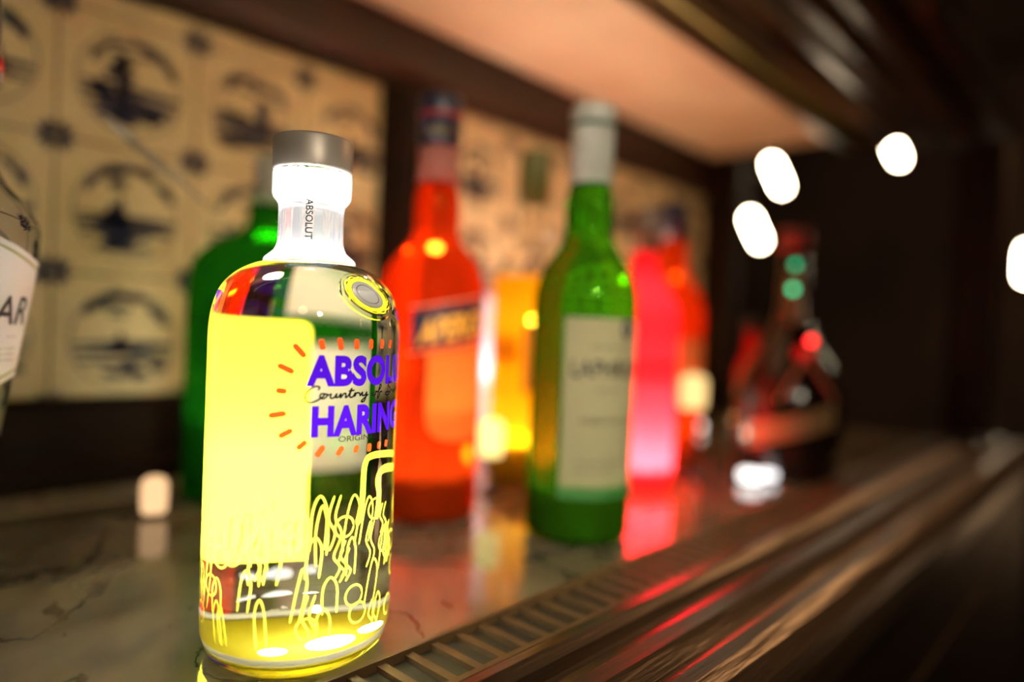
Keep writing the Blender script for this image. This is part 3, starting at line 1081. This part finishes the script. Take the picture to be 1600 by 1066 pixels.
shaded_lamp(yb, .030, .026, .018, .16, (1, .9, .6))
point('inner_fill', (.004, 0, .150), .003, .05, (1, .8, .5), yb)  # added to brighten the upper liqueur and give a glint

# --- short white frosted bottle behind
W_ = G(756, 700)
wb = thing('frosted_bottle', 'short glowing white frosted bottle seen between the orange and the yellow bottle', 'bottle', (W_.x, W_.y, 0), face_cam(W_))
prof = [(0, .003), (.020, .002), (.026, .003), (.0275, .008), (.0275, .06), (.0275, .120)] + cr([(.0275, .150), (.026, .158), (.020, .166), (.013, .171), (.011, .178)], 5) + [(0, .178)]
turned('glass_body', prof, lit('frosted_white', (.86, .80, .84), .6), wb, 64)
turned('cap', [(.0112, .1785), (.0125, .1785), (.0125, .196), (.0118, .1975), (0, .1975), (0, .1785), (.0112, .1785)], pbr('lilac_cap', (.34, .28, .40), .5), wb, 48)
area('inner_fill', (0, 0, .080), (0, 0, 1), .035, .085, (1, .93, 1), parent=wb)

# --- wide green bottle behind the lit vodka bottle
V_ = G(412, 772)
gb = thing('gin_bottle', 'wide dark green bottle with grey cap, behind the lit vodka bottle on its left', 'bottle', (V_.x, V_.y, 0), face_cam(V_))
VR = .0610
sy = .58
prof = [(0, .004), (.040, .003), (.052, .0004), (.058, .0015), (VR, .007), (VR, .05), (VR, .10), (VR, .140)]
prof += cr([(VR, .150), (.0600, .170), (.0560, .186), (.0460, .197), (.0300, .206), (.0220, .212), (.0185, .218), (.0180, .232)], 5)[1:] + [(0, .232)]
turned('glass_body', prof, lit('bottle_green', (.015, .22, .012), .55, glassmix=.6, gc=(.12, .50, .05), ior=1.3), gb, 96, sy=sy, power=2.5)
turned('neck', [(0, .2322), (.0165, .2322), (.0160, .2480), (0, .2480)], lit('neck_foil', (.42, .42, .34), .3), gb, 64)
turned('cap', [(.0, .2485), (.0155, .2485), (.0152, .2560), (.0156, .2563), (.0156, .2580), (.0152, .2583), (.0152, .2620), (.0156, .2623), (.0156, .2640), (.0152, .2643), (.0152, .2690), (.0140, .2700), (0, .2700)],
       pbr('pale_cap', (.50, .47, .38), .45, noise=(.42, .39, .31)), gb, 64)
sqf = lambda p: Vector((p[0], p[1], p[2]))


def sup(p):
    a = atan2(p[1], p[0])
    r = sqrt(p[0] ** 2 + p[1] ** 2)
    c_, s_ = cos(a), sin(a)
    q = (abs(c_) ** 2.5 + abs(s_) ** 2.5) ** (-1 / 2.5)
    return Vector((r * c_ * q, r * s_ * q * sy, p[2]))


sheet('label', VR + .0008, radians(-34), radians(40), .030, .122, lit('beige_paper', (.80, .76, .60), .3), gb, 30, 8, sq=sup)['label'] = 'beige paper label'
shaded_lamp(gb, .030, .030, .018, .16, (.8, 1, .6))

area('niche_fill', (A.x + .030, A.y + .065, .070), (V_.x + .01, V_.y, .085), .025, .045, (1, .93, .70), spread=70)  # unseen fill added for the front bottle's glow on this label

# --- dark round bottle at the far right
D_ = G(1243, 742)
db = thing('cognac_bottle', 'dark round bellied bottle with long neck, red seal and slanting tan label', 'bottle', (D_.x, D_.y + .012, 0), face_cam(D_))
prof = [(0, .004), (.03, .003), (.042, .0005), (.050, .004), (.0545, .016)] + cr([(.0555, .03), (.0555, .060), (.0535, .085), (.0460, .108), (.0330, .130), (.0220, .150), (.0165, .170), (.0145, .195), (.0140, .235)], 5) + [(0, .235)]
DARKG = pbr('dark_brown_glass', (.012, .006, .004), .12, spec=.6, noise=(.02, .009, .005))
turned('glass_body', prof, DARKG, db, 80)
turned('cap', [(0, .2355), (.0160, .2355), (.0160, .2570), (.0150, .2585), (0, .2585)], pbr('red_cap', (.30, .03, .02), .35), db, 48)
dr = lambda z: next((r0 + (r1 - r0) * (z - z0) / (z1 - z0) for (r0, z0), (r1, z1) in zip(prof[5:], prof[6:]) if z0 <= z <= z1 and z1 > z0), .05) + .0008
TAN = pbr('tan_label', (.34, .19, .07), .5, noise=(.26, .14, .05))
sheet('label', dr, radians(-40), radians(52), lambda a: .042 + a * .016, lambda a: .066 + a * .016, TAN, db, 30, 6)['label'] = 'tan label slanting across the belly'
sheet('neck_label', dr, radians(-25), radians(40), .160, .215, pbr('ochre_neck', (.22, .11, .04), .5), db, 16, 6)
REDW = pbr('red_wax', (.65, .02, .02), .25)
bm = bmesh.new()
lathe(bm, [(0, -.002), (.0095, -.002), (.0105, 0), (.0095, .003), (.007, .0035), (0, .003)], 32)
seal = finish('wax_seal', bm, REDW, db, True)
sp = Vector(cylpt(dr(.128) + .001, radians(22), .128))
seal.location = sp
seal.rotation_euler = Vector((sp.x, sp.y, .03)).to_track_quat('Z', 'Y').to_euler()
bm = bmesh.new()
for s in (-1, 1):
    pts = [cylpt(dr(z) + .001, radians(22 + s * t * 30), z) for t, z in ((.1, .124), (.3, .115), (.55, .104), (.8, .092), (1, .080))]
    tube(bm, cr(pts, 4), .0022, 6)
finish('ribbon', bm, pbr('ribbon_tan', (.40, .16, .08), .5), db, True)
bm = bmesh.new()

# --- slim rose bottle left of it, added for a reflected red streak
S_ = G(1166, 712)
sb = thing('streak_bottle', 'slim rosy red bottle added as the reflected streak beside the dark round bottle', 'bottle', (S_.x, S_.y, 0), face_cam(S_))
prof = [(0, .002), (.014, .001), (.0165, .004), (.0165, .05), (.0165, .090)] + cr([(.0165, .100), (.014, .112), (.009, .122), (.0075, .135), (.0075, .150)], 4) + [(0, .150)]
turned('glass_body', prof, lit('rose_streak', (.85, .05, .04), .6, glassmix=.3, gc=(1, .2, .15), ior=1.2), sb, 48)
turned('cap', [(0, .1505), (.0095, .1505), (.0095, .166), (0, .167)], BLACK, sb, 32)
point('inner_fill', (0, 0, .05), .002, .012, (1, .5, .4), sb)


# ------------------------------------------------------------------ small lights and added glow spots on the counter
def counter_glow(px, py, rad, z0, z1, col, s, label, name='glow_spot'):  # glowing bodies added where blurred spots of unknown source sit
    p = G(px, py)
    t = thing(name, label, 'light', (p.x, p.y, 0.0005))
    turned('base', [(0, 0), (rad * .95, 0), (rad * .95, .0016), (0, .0016)], BLACK, t, 32)
    if z0 > .006: turned('glass_stem', [(rad * .5, .0018), (rad * .32, z0 * .4), (rad * .45, z0 - .0008), (rad * .42, z0 - .0008), (rad * .29, z0 * .4), (rad * .47, .0018), (rad * .5, .0018)], THIN, t, 24)
    h = z1 - z0
    turned('glowing_body', [(0, z0), (rad * .9, z0)] + cr([(rad, z0 + h * .2), (rad, z0 + h * .75), (rad * .8, z0 + h * .93), (rad * .4, z1)], 4) + [(0, z1)], emit('spot_glow', col, s), t, 32)
    return t


def hgt(px, base_y, py):
    """height above the counter of what shows at (px, py) over a foot at (px, base_y)"""
    p = G(px, base_y)
    d = ray(px, py)
    return EYE.z + d.z * (p.x / d.x)


counter_glow(240, 808, .0085, .003, .028, (1, .60, .30), 1.25, 'small peach glow spot added on the marble left of the lit vodka bottle')
counter_glow(764, 772, .0105, hgt(764, 772, 712), hgt(764, 772, 655), (1, .78, .25), 2.0, 'small yellow glow spot added on a clear stem, right of the orange bottle')
counter_glow(1077, 745, .0130, hgt(1077, 745, 638), hgt(1077, 745, 585), (1, .66, .25), 1.5, 'small amber glow spot added on a clear stem, right of the red bottle')
counter_glow(1080, 674, .016, .003, .014, (1, .88, .72), 3.0, 'low white light behind the stem of the amber glowing one', 'puck_light')
counter_glow(1172, 756, .011, .003, .013, (1, .95, .90), 3.0, 'low white light at the left foot of the dark round bottle', 'puck_light')
counter_glow(1200, 752, .008, .003, .010, (1, .95, .95), 2.6, 'smaller low white light touching the dark round bottle', 'puck_light')


def bead(px, py, dist, rad, col, s, label):  # glowing ball added where a reflected glint shows on the dark bottle
    bm = bmesh.new()
    bmesh.ops.create_icosphere(bm, subdivisions=2, radius=rad)
    o = finish('glint_bead', bm, emit('glint_glow', col, s), None, True, loc=EYE + ray(px, py) * dist)
    o['label'] = label
    o['category'] = 'light'


# ------------------------------------------------------------------ lamps of the room beyond
BULB = emit('filament_glow', (1, .80, .52), 90)


def room_lamp(px, py, dist, label, tilt=.42, s=1.0):
    c = EYE + ray(px, py) * dist
    t = thing('hanging_lamp', label, 'lamp', c, face_cam(c), 'bulbs shining in the dark room')
    k = s
    bm = bmesh.new()
    L, r = .055 * k, .014 * k
    lathe(bm, [(0, -L), (r * .6, -L + r * .2), (r, -L + r), (r, L - r), (r * .6, L - r * .2), (0, L)], 20)
    b = finish('bulb', bm, BULB, t, True)
    b.rotation_euler = (0, -tilt, 0)
    ax = Vector((-sin(tilt), 0, cos(tilt)))
    bm = bmesh.new()
    lathe(bm, [(0, 0), (r * .9, 0), (r * .9, .03 * k), (r * .3, .04 * k), (0, .04 * k)], 16)
    so = finish('socket', bm, BLACK, t, True)
    so.location = ax * (L + .001)
    so.rotation_euler = (0, -tilt, 0)
    bm = bmesh.new()
    e = ax * (L + .04 * k)
    tube(bm, [e, e + Vector((0, 0, 1.9 - c.z - e.z))], .002, 6)
    finish('cord', bm, BLACK, t)
    return t


room_lamp(1397, 231, 2.3, 'white glowing bulb highest and rightmost of the three bright ones')
room_lamp(1214, 274, 2.3, 'white glowing bulb in the middle of the three bright ones')
room_lamp(1180, 359, 2.3, 'white glowing bulb lowest and leftmost of the three bright ones')
room_lamp(1603, 412, 2.3, 'warm glowing bulb cut by the right edge of the photo', tilt=0)
bm = bmesh.new()
box(bm, -2.5, 5.2, -3.0, .10, 1.9, 1.95)
box(bm, END + .1, 5.2, .1005, 3.2, 1.9, 1.95)
structure(finish('ceiling', bm, ROOM), 'dark ceiling of the bar room')

bead(1243, 414, .700, .0035, (.03, .55, .22), 3.0, 'upper of two green glints added as beads before the dark bottle neck')
bead(1239, 452, .700, .0035, (.03, .75, .30), 4.0, 'lower of two green glints added as beads before the dark bottle neck')
bead(1268, 533, .680, .0035, (1, .02, .02), 9.0, 'red glint of the wax seal, added as a glowing bead')
# clear plastic strip hanging in front of the tiles
pts = [EYE + ray(px, py) * d for (px, py, d) in ((152, 176, .44), (180, 198, .445), (208, 222, .45), (236, 247, .455), (262, 268, .46), (292, 292, .465), (330, 326, .475), (372, 368, .49))]
pts = cr([tuple(p) for p in pts], 5)
bm = bmesh.new()
L = []
for i, p in enumerate(pts):
    t = i / (len(pts) - 1)
    wd = .0006 + .0042 * sin(pi * min(t * 1.15, 1)) ** .8 * (1 - .55 * t)
    p = Vector(p)
    L.append([bm.verts.new(p + Vector((0, 0, wd))), bm.verts.new(p + Vector((.0006, .0005, wd))), bm.verts.new(p + Vector((.0006, .0005, -wd))), bm.verts.new(p + Vector((0, 0, -wd)))])
for a, b in zip(L, L[1:]):
    for k in range(4): bm.faces.new((a[k], a[(k + 1) % 4], b[(k + 1) % 4], b[k]))
bm.faces.new(L[0][::-1])
bm.faces.new(L[-1])
st = finish('plastic_strip', bm, lit('clear_plastic', (.75, .72, .66), .5, gloss=.2, glassmix=.45, gc=(1, 1, 1), ior=1.02), None, True)
st['label'] = 'thin curved clear plastic strip in front of the painted tiles'
st['category'] = 'strip'
